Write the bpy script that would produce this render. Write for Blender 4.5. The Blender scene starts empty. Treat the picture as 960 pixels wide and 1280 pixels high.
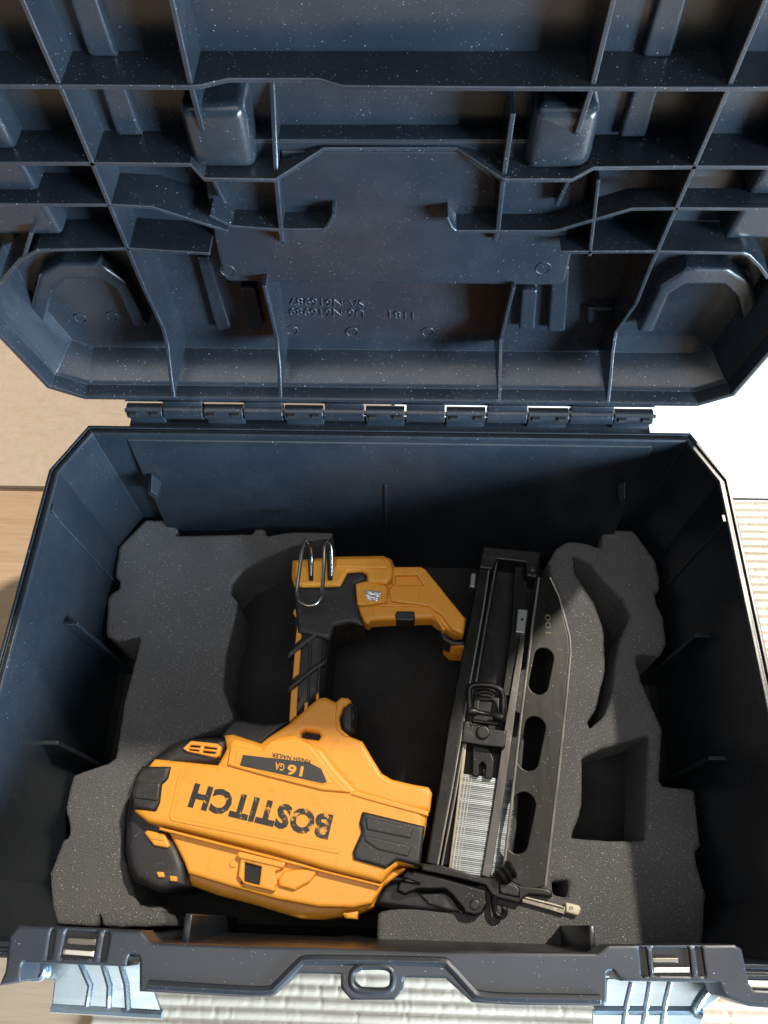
import bpy, bmesh, math, random
import numpy as np
from mathutils import Vector, Matrix, noise, geometry
random.seed(7)
S = bpy.context.scene
COL = S.collection

# ------------------------------------------------------------------ camera
cam_d = bpy.data.cameras.new('camera'); cam = bpy.data.objects.new('camera', cam_d); COL.objects.link(cam)
_c = [(.9996,.0253,-.0147),(-.0153,.8801,.4745),(.0249,-.4741,.8801)]
cam.matrix_world = Matrix(((_c[0][0], _c[1][0], _c[2][0], 0), (_c[0][1], _c[1][1], _c[2][1], 0),
                           (_c[0][2], _c[1][2], _c[2][2], 0), (0, 0, 0, 1)))
cam.location = (.0121,-.2954,.4295)
cam_d.sensor_fit = 'VERTICAL'; cam_d.sensor_height = 36.0; cam_d.lens = 36.0 * 962.0 / 1280.0
cam_d.clip_start = 0.01; cam_d.clip_end = 100
S.camera = cam
# ------------------------------------------------------------------ light
W = bpy.data.worlds.new('World'); S.world = W; W.use_nodes = True
bg = W.node_tree.nodes['Background']
bg.inputs[0].default_value = (0.80, 0.89, 1.0, 1); bg.inputs[1].default_value = 0.12
sd = bpy.data.lights.new('sun', 'SUN'); sun = bpy.data.objects.new('sun', sd); COL.objects.link(sun)
sd.energy = 3.45; sd.angle = math.radians(2.2); sd.color = (1.0, 0.90, 0.76)
sun.rotation_euler = Vector((-0.50, -0.49, -1.0)).to_track_quat('-Z', 'Y').to_euler()
wd = bpy.data.lights.new('window_light', 'AREA'); win = bpy.data.objects.new('window_light', wd); COL.objects.link(win)
wd.shape = 'RECTANGLE'; wd.size = 0.85; wd.size_y = 0.55; wd.energy = 285.0; wd.color = (0.62, 0.81, 1.0)
win.location = (1.84, -1.42, 0.37)
win.rotation_euler = (Vector((0, 0, 0.05)) - Vector(win.location)).to_track_quat('-Z', 'Y').to_euler()
cd = bpy.data.lights.new('overhead_fill', 'AREA'); fill_l = bpy.data.objects.new('overhead_fill', cd); COL.objects.link(fill_l)  # added overhead fill lifting up-facing surfaces, not an actual fitting
cd.shape = 'RECTANGLE'; cd.size = 1.6; cd.size_y = 1.2; cd.energy = 14.0; cd.color = (1.0, 0.95, 0.88)
fill_l.location = (0.0, -0.55, 1.9)
fill_l.rotation_euler = (Vector((0, -.15, 0)) - Vector(fill_l.location)).to_track_quat('-Z', 'Y').to_euler()
S.view_settings.view_transform = 'Standard'; S.view_settings.look = 'None'
S.view_settings.exposure = 0.18; S.view_settings.gamma = 1.0; S.view_settings.use_curve_mapping = False

# ------------------------------------------------------------------ materials
class NT:
    def __init__(s, name):
        s.m = bpy.data.materials.new(name); s.m.use_nodes = True
        s.t = s.m.node_tree; s.b = s.t.nodes['Principled BSDF']
        s.co = s.t.nodes.new('ShaderNodeTexCoord').outputs['Object']
    def n(s, typ, **kw):
        nd = s.t.nodes.new('ShaderNode' + typ)
        for k, v in kw.items():
            if k in nd.inputs: 
                if hasattr(v, 'is_output'): s.t.links.new(v, nd.inputs[k])
                else: nd.inputs[k].default_value = v
            else: setattr(nd, k, v)
        return nd
    def noise(s, scale, detail=3, rough=.5, vec=None):
        return s.n('TexNoise', Vector=vec or s.co, Scale=scale, Detail=detail, Roughness=rough).outputs['Fac']
    def ramp(s, fac, a, b, ca=(0, 0, 0, 1), cb=(1, 1, 1, 1)):
        r = s.n('ValToRGB', Fac=fac); e = r.color_ramp.elements
        e[0].position, e[1].position = a, b; e[0].color, e[1].color = ca, cb
        return r.outputs['Color']
    def mix(s, fac, a, b):
        m = s.n('Mix', data_type='RGBA')
        for i, v in ((0, fac), (6, a), (7, b)):
            if hasattr(v, 'is_output'): s.t.links.new(v, m.inputs[i])
            else: m.inputs[i].default_value = v
        return m.outputs[2]
    def math(s, op, a, b=0.0, c=None):
        m = s.n('Math', operation=op)
        for i, v in enumerate((a, b)):
            if hasattr(v, 'is_output'): s.t.links.new(v, m.inputs[i])
            else: m.inputs[i].default_value = v
        return m.outputs[0]
    def scale(s, xyz):
        return s.n('Mapping', Vector=s.co, Scale=xyz).outputs[0]
    def set(s, **kw):
        for k, v in kw.items():
            k = k.replace('_', ' ')
            if hasattr(v, 'is_output'): s.t.links.new(v, s.b.inputs[k])
            else: s.b.inputs[k].default_value = v
    def bump(s, h, strength=.3, dist=.0005):
        b = s.n('Bump', Height=h, Strength=strength, Distance=dist)
        s.t.links.new(b.outputs[0], s.b.inputs['Normal'])
    def specks(s, scale, size, rarity, patch=30, lo=.45):
        # scattered pale grains of dust: rare voronoi cells, small discs, denser in patches
        v = s.n('TexVoronoi', Vector=s.co, Scale=scale)
        d = s.math('LESS_THAN', v.outputs['Distance'], size)
        sp = s.n('SeparateColor', Color=v.outputs['Color'])
        p = s.noise(patch, 2)
        thr = s.math('MULTIPLY', s.ramp(p, lo - .15, lo + .3), rarity)
        k = s.math('LESS_THAN', sp.outputs[0], thr)
        return s.math('MULTIPLY', d, k)

def C4(r, g, b): return (r, g, b, 1)
M = {}
def plastic(name, col, rough, dust, tex=1.0, spec=.5):
    t = NT(name)
    film = t.ramp(t.noise(22, 5, .65), .45, .8)
    base = t.mix(t.math('MULTIPLY', film, .10), C4(*col), C4(.09, .10, .11))
    s1 = t.specks(1000, .24, .07 * dust, 28)
    s2 = t.specks(2100, .28, .10 * dust, 45)
    up = t.n('SeparateXYZ', Vector=t.n('NewGeometry').outputs['Normal']).outputs[2]
    upm = t.math('ADD', t.math('MULTIPLY', t.ramp(up, .35, .85), .75), .25)
    dustm = t.math('MULTIPLY', t.math('MAXIMUM', s1, s2), t.math('ADD', upm, .15))
    film = t.math('MULTIPLY', film, t.math('MULTIPLY', upm, .7))
    c = t.mix(t.math('MULTIPLY', dustm, .75), base, C4(.50, .53, .57))
    rg = t.math('ADD', t.math('MULTIPLY', t.noise(35, 4), .22), rough - .09)
    scr = t.noise(1.0, 2, .5, t.scale((60, 900, 300)))
    t.set(Base_Color=c, Roughness=t.math('ADD', rg, t.math('MULTIPLY', dustm, .4)), Specular_IOR_Level=spec)
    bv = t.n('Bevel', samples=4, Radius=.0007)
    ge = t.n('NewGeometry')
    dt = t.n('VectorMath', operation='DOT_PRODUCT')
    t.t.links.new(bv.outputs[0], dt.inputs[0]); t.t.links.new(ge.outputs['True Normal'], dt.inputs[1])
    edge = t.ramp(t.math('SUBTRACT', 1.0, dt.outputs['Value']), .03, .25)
    edge_glint = t.math('MULTIPLY', edge, t.ramp(t.noise(120, 4, .7), .25, .65))  # bright edge highlights painted into the colour as patchy paler scuffing
    c = t.mix(t.math('MULTIPLY', edge_glint, .55), c, C4(.17, .20, .235))
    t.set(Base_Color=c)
    bp = t.n('Bump', Height=t.math('ADD', t.noise(1800, 2), t.math('MULTIPLY', scr, .5)), Strength=.10 * tex, Distance=.0004, Normal=bv.outputs[0])
    t.t.links.new(bp.outputs[0], t.b.inputs['Normal'])
    M[name] = t.m; return t
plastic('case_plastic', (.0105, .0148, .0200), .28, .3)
plastic('shaded_floor_plastic', (.0035, .0035, .004), .80, .02)  # near-black copy of the case plastic; pocket shade put into its colour
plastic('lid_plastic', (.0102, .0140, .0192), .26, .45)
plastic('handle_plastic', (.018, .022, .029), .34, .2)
t = NT('foam')
pore = t.noise(1500, 3, .75)
v = t.n('TexVoronoi', Vector=t.co, Scale=1300.0)
base = t.mix(t.ramp(pore, .35, .7), C4(.060, .061, .065), C4(.190, .191, .196))
base = t.mix(t.math('MULTIPLY', t.ramp(t.noise(30, 4), .4, .75), .35), base, C4(.17, .165, .16))
sp = t.math('MAXIMUM', t.specks(950, .22, .06, 16, .5), t.specks(1700, .28, .12, 22, .48))
t.set(Base_Color=t.mix(sp, base, C4(.85, .85, .85)), Roughness=.95, Specular_IOR_Level=.2)
t.bump(t.math('ADD', pore, t.math('MULTIPLY', v.outputs['Distance'], .8)), .9, .0009)
M['foam'] = t.m
def yellow(name, col):
    t = NT(name)
    gr = t.ramp(t.noise(55, 6, .7), .55, .78)
    fine = t.ramp(t.noise(260, 4, .7), .58, .72)
    c = t.mix(t.math('MULTIPLY', gr, .34), C4(*col), C4(.34, .17, .03))
    c = t.mix(t.math('MULTIPLY', fine, .32), c, C4(.20, .11, .03))
    sk = t.specks(900, .22, .02, 40)
    c = t.mix(t.math('MULTIPLY', sk, .6), c, C4(.05, .035, .02))
    t.set(Base_Color=c, Roughness=t.math('ADD', t.math('MULTIPLY', t.noise(60, 4),   .25), .29))
    t.bump(t.noise(2400, 2), .14, .0004)
    M[name] = t.m
yellow('yellow_plastic', (.79, .335, .034))
t = NT('black_rubber')
wear = t.ramp(t.noise(70, 6, .75), .52, .75)
sk = t.specks(1100, .28, .06, 60)
c = t.mix(t.math('MULTIPLY', wear, .35), C4(.016, .016, .017), C4(.085, .083, .08))
t.set(Base_Color=t.mix(t.math('MULTIPLY', sk, .5), c, C4(.4, .4, .4)), Roughness=t.math('ADD', t.math('MULTIPLY', wear, .2), .48))
t.bump(t.noise(1500, 3), .25, .0005); M['black_rubber'] = t.m
t = NT('black_print')   # worn ink: the yellow shows through where it has been rubbed off
w = t.ramp(t.noise(330, 5, .75), .60, .66)
px = t.n('SeparateXYZ', Vector=t.co).outputs[0]
rub = t.n('MapRange', Value=px, **{'From Min': -.085, 'From Max': -.040, 'To Min': 0.0, 'To Max': 1.0}).outputs[0]
rubn = t.ramp(t.math('ADD', t.noise(150, 4, .7), t.math('MULTIPLY', rub, .085)), .60, .66)
t.set(Base_Color=t.mix(t.math('MAXIMUM', t.math('MULTIPLY', w, .8), rubn), C4(.014, .014, .014), C4(.62, .28, .035)), Roughness=.5)
M['black_print'] = t.m
def metal(name, col, rough, metallic=1.0, streak=(300, 30, 300), wear=.3, wearcol=(.35, .34, .32)):
    t = NT(name)
    st = t.noise(1.0, 4, .6, t.scale(streak))
    w = t.ramp(t.noise(60, 6, .75), .55, .75)
    c = t.mix(t.math('MULTIPLY', w, wear), C4(*col), C4(*wearcol))
    sk = t.specks(1300, .25, .03, 40)
    c = t.mix(t.math('MULTIPLY', sk, .5), c, C4(.6, .6, .6))
    t.set(Base_Color=c, Metallic=metallic, Roughness=t.math('ADD', t.math('MULTIPLY', st, .25), rough - .12))
    t.bump(st, .08, .0003); M[name] = t.m
metal('dark_steel', (.019, .0188, .018), .33, .75, wear=.14, wearcol=(.2, .19, .18))
metal('black_steel', (.020, .020, .021), .36, .6, wear=.15)
metal('rail_steel', (.085, .082, .077), .32)
metal('edge_steel', (.72, .68, .60), .34)
metal('chrome', (.26, .255, .24), .24, wear=.3, wearcol=(.12, .12, .12))
metal('galvanised', (.30, .325, .335), .40, .8, wear=.15)
_t = M['galvanised'].copy(); _t.name = 'nail_wire'; M['nail_wire'] = _t
_nt = _t.node_tree; _oi = _nt.nodes.new('ShaderNodeObjectInfo'); _hs = _nt.nodes.new('ShaderNodeHueSaturation')
_mr = _nt.nodes.new('ShaderNodeMapRange'); _mr.inputs['To Min'].default_value = .45; _mr.inputs['To Max'].default_value = 1.0
_b = _nt.nodes['Principled BSDF']; _src = _b.inputs['Base Color'].links[0].from_socket
_nt.links.new(_oi.outputs['Random'], _mr.inputs['Value']); _nt.links.new(_mr.outputs[0], _hs.inputs['Value'])
_nt.links.new(_src, _hs.inputs['Color']); _nt.links.new(_hs.outputs[0], _b.inputs['Base Color'])
metal('worn_steel', (.20, .185, .15), .46, wear=.6, wearcol=(.55, .52, .45))
metal('latch_metal', (.50, .62, .70), .28, .9, streak=(40, 300, 40), wear=.5, wearcol=(.30, .38, .44))
def plain(name, col, rough, **kw):
    t = NT(name); n_ = t.ramp(t.noise(90, 5, .7), .4, .8)
    t.set(Base_Color=t.mix(t.math('MULTIPLY', n_, .25), C4(*col), C4(*[c * .6 for c in col])), Roughness=rough, **kw)
    t.bump(t.noise(1200, 2), .1, .0004); M[name] = t.m
plain('label_black', (.030, .030, .030), .5)
plain('label_yellow', (.72, .34, .04), .5)
plain('dark_cavity', (.006, .006, .007), .7)  # near-black for hollows: their shade is put into the colour
plain('nose_plastic', (.62, .57, .42), .5)
plain('collation_tape', (.46, .455, .42), .7)
plain('faint_mark', (.17, .14, .08), .6)
plain('brass_rail', (.30, .27, .19), .4, Metallic=.6)
t = NT('lens'); t.set(Base_Color=C4(.75, .78, .8), Roughness=.08, Metallic=.75)
t.bump(t.noise(500, 2), .8, .002); M['lens'] = t.m
t = NT('cardboard')
fib = t.noise(1.0, 5, .7, t.scale((40, 260, 40)))
c = t.mix(t.ramp(t.noise(120, 6, .8), .35, .7), C4(.45, .365, .28), C4(.53, .435, .345))
c = t.mix(t.math('MULTIPLY', t.ramp(fib, .5, .7), .3), c, C4(.36, .26, .17))
t.set(Base_Color=c, Roughness=.85); t.bump(t.noise(500, 4, .7), .3, .0006); M['cardboard'] = t.m
t = NT('white_board'); t.set(Base_Color=t.mix(t.noise(25, 4), C4(.80, .80, .79), C4(.74, .745, .74)), Roughness=.6)
t.bump(t.noise(300, 3), .12, .0005); M['white_board'] = t.m
t = NT('packing_paper')
c = t.mix(t.ramp(t.noise(14, 5, .6), .3, .75), C4(.43, .35, .26), C4(.51, .43, .33))
c = t.mix(t.math('MULTIPLY', t.ramp(t.noise(700, 4, .8), .5, .7), .35), c, C4(.52, .44, .34))
t.set(Base_Color=c, Roughness=.8); t.bump(t.noise(450, 5, .75), .35, .0006); M['packing_paper'] = t.m
t = NT('wood_floor')
vec = t.scale((3, 34, 3))
wv = t.n('TexNoise', Vector=vec, Scale=1.6, Detail=6.0, Roughness=.6, Distortion=1.2).outputs['Fac']
fine = t.noise(1.0, 4, .6, t.scale((25, 520, 25)))
c = t.mix(t.ramp(wv, .3, .7), C4(.50, .36, .235), C4(.40, .27, .165))
c = t.mix(t.math('MULTIPLY', t.ramp(fine, .5, .75), .4), c, C4(.26, .145, .075))
t.set(Base_Color=c, Roughness=.5); t.bump(fine, .12, .0005); M['wood_floor'] = t.m

# ------------------------------------------------------------------ helpers
def empty(name, loc, label, cat):
    o = bpy.data.objects.new(name, None); COL.objects.link(o); o.location = loc
    o.empty_display_size = .02; o['label'] = label; o['category'] = cat
    bpy.context.view_layer.update()
    return o
def link(name, me, mat, parent, angle=35):
    me.name = name
    if mat:
        me.materials.clear(); me.materials.append(M[mat])
    for p in me.polygons: p.use_smooth = True
    me.set_sharp_from_angle(angle=math.radians(angle))
    o = bpy.data.objects.new(name, me); COL.objects.link(o)
    if parent is not None:
        o.parent = parent
        o.matrix_parent_inverse = parent_world(parent).inverted()
    return o
def parent_world(p):
    m = Matrix.Translation(p.location)
    return m if p.parent is None else Matrix.Identity(4)
def mesh(name, vs, fs, mat, parent, angle=35):
    me = bpy.data.meshes.new(name); me.from_pydata([tuple(v) for v in vs], [], fs); me.update()
    return link(name, me, mat, parent, angle)
def rnd(pts, r, n=4):
    # round the corners of a polygon with short arcs
    out = []; N = len(pts)
    for i in range(N):
        p0, p, p1 = Vector(pts[i - 1]), Vector(pts[i]), Vector(pts[(i + 1) % N])
        a, b = p0 - p, p1 - p
        la, lb = a.length, b.length
        if la < 1e-6 or lb < 1e-6: continue
        ang = a.angle(b)
        if ang > 3.0: out.append(tuple(p)); continue
        d = min(r / math.tan(ang / 2), la * .45, lb * .45)
        s, e = p + a / la * d, p + b / lb * d
        for k in range(n + 1):
            u = k / n
            q = s * (1 - u) ** 2 + p * 2 * u * (1 - u) + e * u ** 2
            out.append((q.x, q.y))
    return out
def area2(p): return sum(p[i - 1][0] * p[i][1] - p[i][0] * p[i - 1][1] for i in range(len(p)))
def prism(name, pts, lo, hi, mat, parent, bevel=.0008, holes=(), axis='z', r=0, res=2, angle=35):
    # a solid with the given outline, flat faces at lo and hi, and a rounded upper edge of radius bevel
    if r: pts = rnd(pts, r)
    loops = [list(pts)] + [list(h) for h in holes]
    per = sum((Vector(l[i]) - Vector(l[i - 1])).length for l in loops for i in range(len(l)))
    step = max(1.3 * bevel, .0009, per / 900)
    bd, ed, nrm, lps = [], [], [], []
    for k, l in enumerate(loops):
        if (area2(l) < 0) != (k > 0): l = l[::-1]
        st = len(bd)
        for i in range(len(l)):
            p, q = Vector(l[i]), Vector(l[(i + 1) % len(l)])
            d = q - p
            if d.length < 1e-6: continue
            n = max(1, int(d.length / step)); w = Vector((-d.y, d.x)).normalized()
            for j in range(n):
                bd.append(p.lerp(q, j / n)); nrm.append((w, j == 0))
        m = len(bd) - st
        ed += [(st + j, st + (j + 1) % m) for j in range(m)]; lps.append((st, m))
        prev = [nrm[st + j - 1 if j else st + m - 1][0] for j in range(m)]
        for j in range(m):
            w, corner = nrm[st + j]
            if corner:
                w = w + prev[j]
                w = w.normalized() if w.length > 1e-4 else prev[j]
                nrm[st + j] = (w, True)
    A = np.array([tuple(p) for p in bd]); B = A[[e[1] for e in ed]]; Aa = A[[e[0] for e in ed]]
    E = B - Aa; L2 = np.maximum((E ** 2).sum(1), 1e-16)
    def dist(P):
        out = np.empty(len(P))
        for c in range(0, len(P), 400):
            Q = P[c:c + 400, None, :] - Aa[None]
            t_ = np.clip((Q * E[None]).sum(2) / L2, 0, 1)
            out[c:c + 400] = np.sqrt(((Q - t_[..., None] * E[None]) ** 2).sum(2).min(1))
        return out
    def inside(P):
        out = np.zeros(len(P), bool)
        for c in range(0, len(P), 400):
            x, y = P[c:c + 400, 0][:, None], P[c:c + 400, 1][:, None]
            y0, y1 = Aa[:, 1][None], B[:, 1][None]
            cr = ((y0 > y) != (y1 > y)) & (x < (B[:, 0] - Aa[:, 0])[None] * (y - y0) / np.where(y1 == y0, 1e-12, y1 - y0) + Aa[:, 0][None])
            out[c:c + 400] = cr.sum(1) % 2 == 1
        return out
    co = [tuple(p) for p in A]
    if bevel > 0:
        th = (45, 90) if bevel < .0012 else ((30, 60, 90) if bevel < .004 else (18, 36, 54, 72, 90))
        N_ = np.array([tuple(w) for w, c in nrm])
        for d in [bevel * (1 - math.cos(math.radians(t_))) for t_ in th] + [bevel * 1.5]:
            P = A + N_ * d
            dd = dist(P); P = P[(dd > d * .93) & inside(P)]
            co += [tuple(p) for p in P]
    vo, eo, fo = geometry.delaunay_2d_cdt([Vector(p) for p in co], ed, [], 0, 1e-7)[:3]
    V = np.array([tuple(v) for v in vo])
    cen = np.array([V[list(f_)].mean(0) for f_ in fo]); keep = inside(cen)
    fs = [tuple(f_) for f_, k in zip(fo, keep) if k]
    D = dist(V)
    b_ = max(bevel, 1e-9)
    zz = np.where(D >= bevel, hi, hi - bevel + np.sqrt(np.maximum(0, b_ ** 2 - (b_ - np.minimum(D, b_)) ** 2)))
    n0 = len(V)
    vs = [(v[0], v[1], z) for v, z in zip(V, zz)]
    # side walls from the boundary edges of the kept triangles
    cnt = {}
    for f_ in fs:
        for i in range(3):
            a_, c_ = f_[i], f_[(i + 1) % 3]
            if (c_, a_) in cnt: del cnt[(c_, a_)]
            else: cnt[(a_, c_)] = 1
    low = {}
    for a_, c_ in cnt:
        for q in (a_, c_):
            if q not in low: low[q] = len(vs); vs.append((V[q][0], V[q][1], lo))
    fs += [(c_, a_, low[a_], low[c_]) for a_, c_ in cnt]
    used = sorted({i for f_ in fs for i in f_}); mp = {u: i for i, u in enumerate(used)}
    if axis == 'z': vs = [vs[u] for u in used]
    elif axis == 'y': vs = [(vs[u][0], lo + hi - vs[u][2], vs[u][1]) for u in used]
    else: vs = [(vs[u][2], vs[u][0], vs[u][1]) for u in used]
    return mesh(name, vs, [tuple(mp[i] for i in f_) for f_ in fs], mat, parent, angle)
def box(name, x0, x1, y0, y1, z0, z1, mat, parent, bevel=.0006):
    bm = bmesh.new()
    bmesh.ops.create_cube(bm, size=1)
    for v in bm.verts:
        v.co = ((x0 + x1) / 2 + v.co.x * (x1 - x0), (y0 + y1) / 2 + v.co.y * (y1 - y0), (z0 + z1) / 2 + v.co.z * (z1 - z0))
    if bevel: bmesh.ops.bevel(bm, geom=bm.edges[:], offset=bevel, segments=2, affect='EDGES', profile=.5)
    me = bpy.data.meshes.new(name); bm.to_mesh(me); bm.free()
    return link(name, me, mat, parent)
def smooth_path(pts, n=6):
    P = [Vector(p) for p in pts]; out = []
    for i in range(len(P) - 1):
        p0, p1, p2, p3 = P[max(i - 1, 0)], P[i], P[i + 1], P[min(i + 2, len(P) - 1)]
        for k in range(n):
            u = k / n
            out.append(.5 * ((2 * p1) + (p2 - p0) * u + (2 * p0 - 5 * p1 + 4 * p2 - p3) * u * u + (3 * p1 - p0 - 3 * p2 + p3) * u ** 3))
    out.append(P[-1]); return out
def tube(name, pts, r, mat, parent, seg=10, smooth=0, radii=None):
    P = smooth_path(pts, smooth) if smooth else [Vector(p) for p in pts]
    vs, fs = [], []
    T0 = (P[1] - P[0]).normalized()
    ref = Vector((0, 0, 1)) if abs(T0.z) < .9 else Vector((1, 0, 0))
    u = T0.cross(ref).normalized()
    for i, p in enumerate(P):
        T = ((P[i + 1] if i + 1 < len(P) else p) - (P[i - 1] if i else p)).normalized()
        u = (u - T * u.dot(T)).normalized(); w = T.cross(u)
        rr = radii[i] if radii else r
        for k in range(seg):
            a = 2 * math.pi * k / seg
            vs.append(p + (u * math.cos(a) + w * math.sin(a)) * rr)
    for i in range(len(P) - 1):
        for k in range(seg):
            a, b = i * seg + k, i * seg + (k + 1) % seg
            fs.append((a, b, b + seg, a + seg))
    fs.append(tuple(range(seg))[::-1]); fs.append(tuple((len(P) - 1) * seg + k for k in range(seg)))
    return mesh(name, vs, fs, mat, parent, 40)
def disc_pts(c, r, n=24, sy=1.0): return [(c[0] + r * math.cos(2 * math.pi * k / n), c[1] + r * sy * math.sin(2 * math.pi * k / n)) for k in range(n)]
def offset_poly(p, d):
    # inward offset of a convex counter-clockwise polygon
    N = len(p); out = []
    L = []
    for i in range(N):
        a, b = Vector(p[i]), Vector(p[(i + 1) % N]); e = (b - a).normalized(); nrm = Vector((-e.y, e.x))
        L.append((a + nrm * d, e))
    for i in range(N):
        (a, e), (b, g) = L[i - 1], L[i]
        den = e.x * g.y - e.y * g.x
        w = b - a; s_ = (w.x * g.y - w.y * g.x) / den
        q = a + e * s_; out.append((q.x, q.y))
    return out
def loft(name, outline, levels, mat, parent, axis='z', angle=25):
    # levels: (inward offset, height); first and last loop are capped
    vs, fs = [], []; N = len(outline)
    for d, h in levels:
        for a, b in offset_poly(outline, d): vs.append((a, b, h) if axis == 'z' else (a, h, b))
    for i in range(len(levels) - 1):
        for k in range(N):
            q = (i * N + k, i * N + (k + 1) % N, (i + 1) * N + (k + 1) % N, (i + 1) * N + k)
            fs.append(q if axis == 'z' else q[::-1])
    a = tuple(range(N)); b = tuple((len(levels) - 1) * N + k for k in range(N))
    fs.append(a[::-1] if axis == 'z' else a); fs.append(b if axis == 'z' else b[::-1])
    return mesh(name, vs, fs, mat, parent, angle)
def plate(name, front, back_y, th, mat, parent):
    # a moulded rib: front edge runs through the points (x, y, z), the rib goes back from there to back_y
    P = [Vector(p) for p in front]; vs, fs = [], []
    N = len(P)
    for i, p in enumerate(P):
        d = ((P[i + 1] if i + 1 < N else p) - (P[i - 1] if i else p)); d.y = 0; d.normalize()
        nrm = Vector((-d.z, 0, d.x)) * th / 2
        for (y, k) in ((p.y + th * .22, 1.15), (p.y, .85), (back_y, 1.3)):
            for s_ in ((1, -1)): vs.append((p.x + nrm.x * k * s_, y, p.z + nrm.z * k * s_))
    for i in range(N - 1):
        o, q = i * 6, (i + 1) * 6
        for a, b in ((4, 0), (0, 2), (2, 3), (3, 1), (1, 5)): fs.append((o + a, o + b, q + b, q + a))
    fs.append((4, 5, 1, 3, 2, 0)); o = (N - 1) * 6; fs.append((o, o + 2, o + 3, o + 1, o + 5, o + 4))
    bm = bmesh.new(); me = bpy.data.meshes.new(name); me.from_pydata(vs, [], fs); bm.from_mesh(me)
    bmesh.ops.recalc_face_normals(bm, faces=bm.faces); bm.to_mesh(me); bm.free()
    return link(name, me, mat, parent, 30)
def text(name, s, o, e, h, z, mat, parent, depth=.0003, bold=0.0, axis='z'):
    # lettering from o (start of the baseline) to e (its end); h is the top of the first letter
    cu = bpy.data.curves.new('letters', 'FONT'); cu.body = s; cu.size = 1.0; cu.fill_mode = 'BOTH'; cu.offset = bold; cu.extrude = .02; cu.resolution_u = 3; cu.space_character = 1.0 + bold * 1.6
    ob = bpy.data.objects.new('letters', cu)
    me = bpy.data.meshes.new_from_object(ob); bpy.data.objects.remove(ob); bpy.data.curves.remove(cu)
    xs = [v.co.x for v in me.vertices]; ys = [v.co.y for v in me.vertices]
    x0, x1, y0, y1 = min(xs), max(xs), min(ys), max(ys)
    o, e, h = Vector(o), Vector(e), Vector(h)
    for v in me.vertices:
        u, w, k = (v.co.x - x0) / (x1 - x0), (v.co.y - y0) / (y1 - y0), v.co.z / .02
        p = o + (e - o) * u + (h - o) * w
        v.co = (p.x, p.y, z + k * depth) if axis == 'z' else (p.x, z - k * depth, p.y)
    me.update()
    return link(name, me, mat, parent)

# ------------------------------------------------------------------ setting
G = -.18
o = mesh('wood_floor', [(-3, -3, G - .006), (3, -3, G - .006), (3, 3, G - .006), (-3, 3, G - .006)], [(0, 1, 2, 3)], 'wood_floor', None)
o['kind'] = 'structure'
# ridged packing paper under the case
x0, x1, y0, y1, st = -.192, .45, -.45, .052, .0014
nx, ny = int((x1 - x0) / st), int((y1 - y0) / st)
vs, fs = [], []
for j in range(ny + 1):
    y = y0 + (y1 - y0) * j / ny
    for i in range(nx + 1):
        x = x0 + (x1 - x0) * i / nx
        w = noise.noise((x * 9, y * 14, 0)) * .0007
        ph = (y + w) / .0072
        u = ph - math.floor(ph)
        prof = max(0, math.sin(u * math.pi)) ** .7
        k = math.floor(ph)
        cr = .7 * noise.noise((x * 210 + k * 7.3, k * 3.1, 2)) + .6 * noise.noise((x * 420 + k * 3.3, k, 5))
        dent = max(0, cr - .12) * .0015
        z = G - .0036 + prof * .0015 - dent * .6 * (.3 + prof) + noise.noise((x * 5, y * 5, 9)) * .0002
        vs.append((x, y + cr * .0003, z))
for j in range(ny):
    for i in range(nx):
        a = j * (nx + 1) + i
        fs.append((a, a + 1, a + nx + 2, a + nx + 1))
o = mesh('packing_paper', vs, fs, 'packing_paper', None, 60)
o['label'] = 'cream ridged crinkled packing paper lying flat under the open case'; o['category'] = 'paper'
o = prism('cardboard_sheet', rnd([(-.95, .0548), (-.002, .0548), (-.002, .9), (-.95, .9)], .004), G - .0055, G - .0005, 'cardboard', None, .0006)
o['label'] = 'brown speckled cardboard sheet flat on the wood floor behind the case'; o['category'] = 'cardboard'
o = prism('white_board', rnd([(.002, .0552), (.95, .0552), (.95, .9), (.002, .9)], .004), G - .0048, G + .0006, 'white_board', None, .0006)
o['label'] = 'plain white board lying behind the case beyond the ridged paper'; o['category'] = 'board'

# ------------------------------------------------------------------ the case
case = empty('tool_case', (0, -.15, G), 'open dark blue-black plastic tool case with ribbed upright lid and padlock eye', 'tool case')
CP = 'case_plastic'
outl = [(-.203, -.3135), (.203, -.3135), (.222, -.280), (.222, -.036), (.203, 0), (-.203, 0), (-.222, -.036), (-.222, -.280)]
body = loft('case_body', outl, [(.014, -.1792), (.010, -.176), (.0045, -.030), (.0045, -.026), (0, -.022), (0, -.0012), (.0008, 0),
     (.0024, 0), (.0030, -.0016), (.0042, -.0016), (.0048, 0), (.0066, 0), (.0074, -.001), (.0078, -.006), (.0130, -.160), (.0175, -.166)], CP, case)
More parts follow.
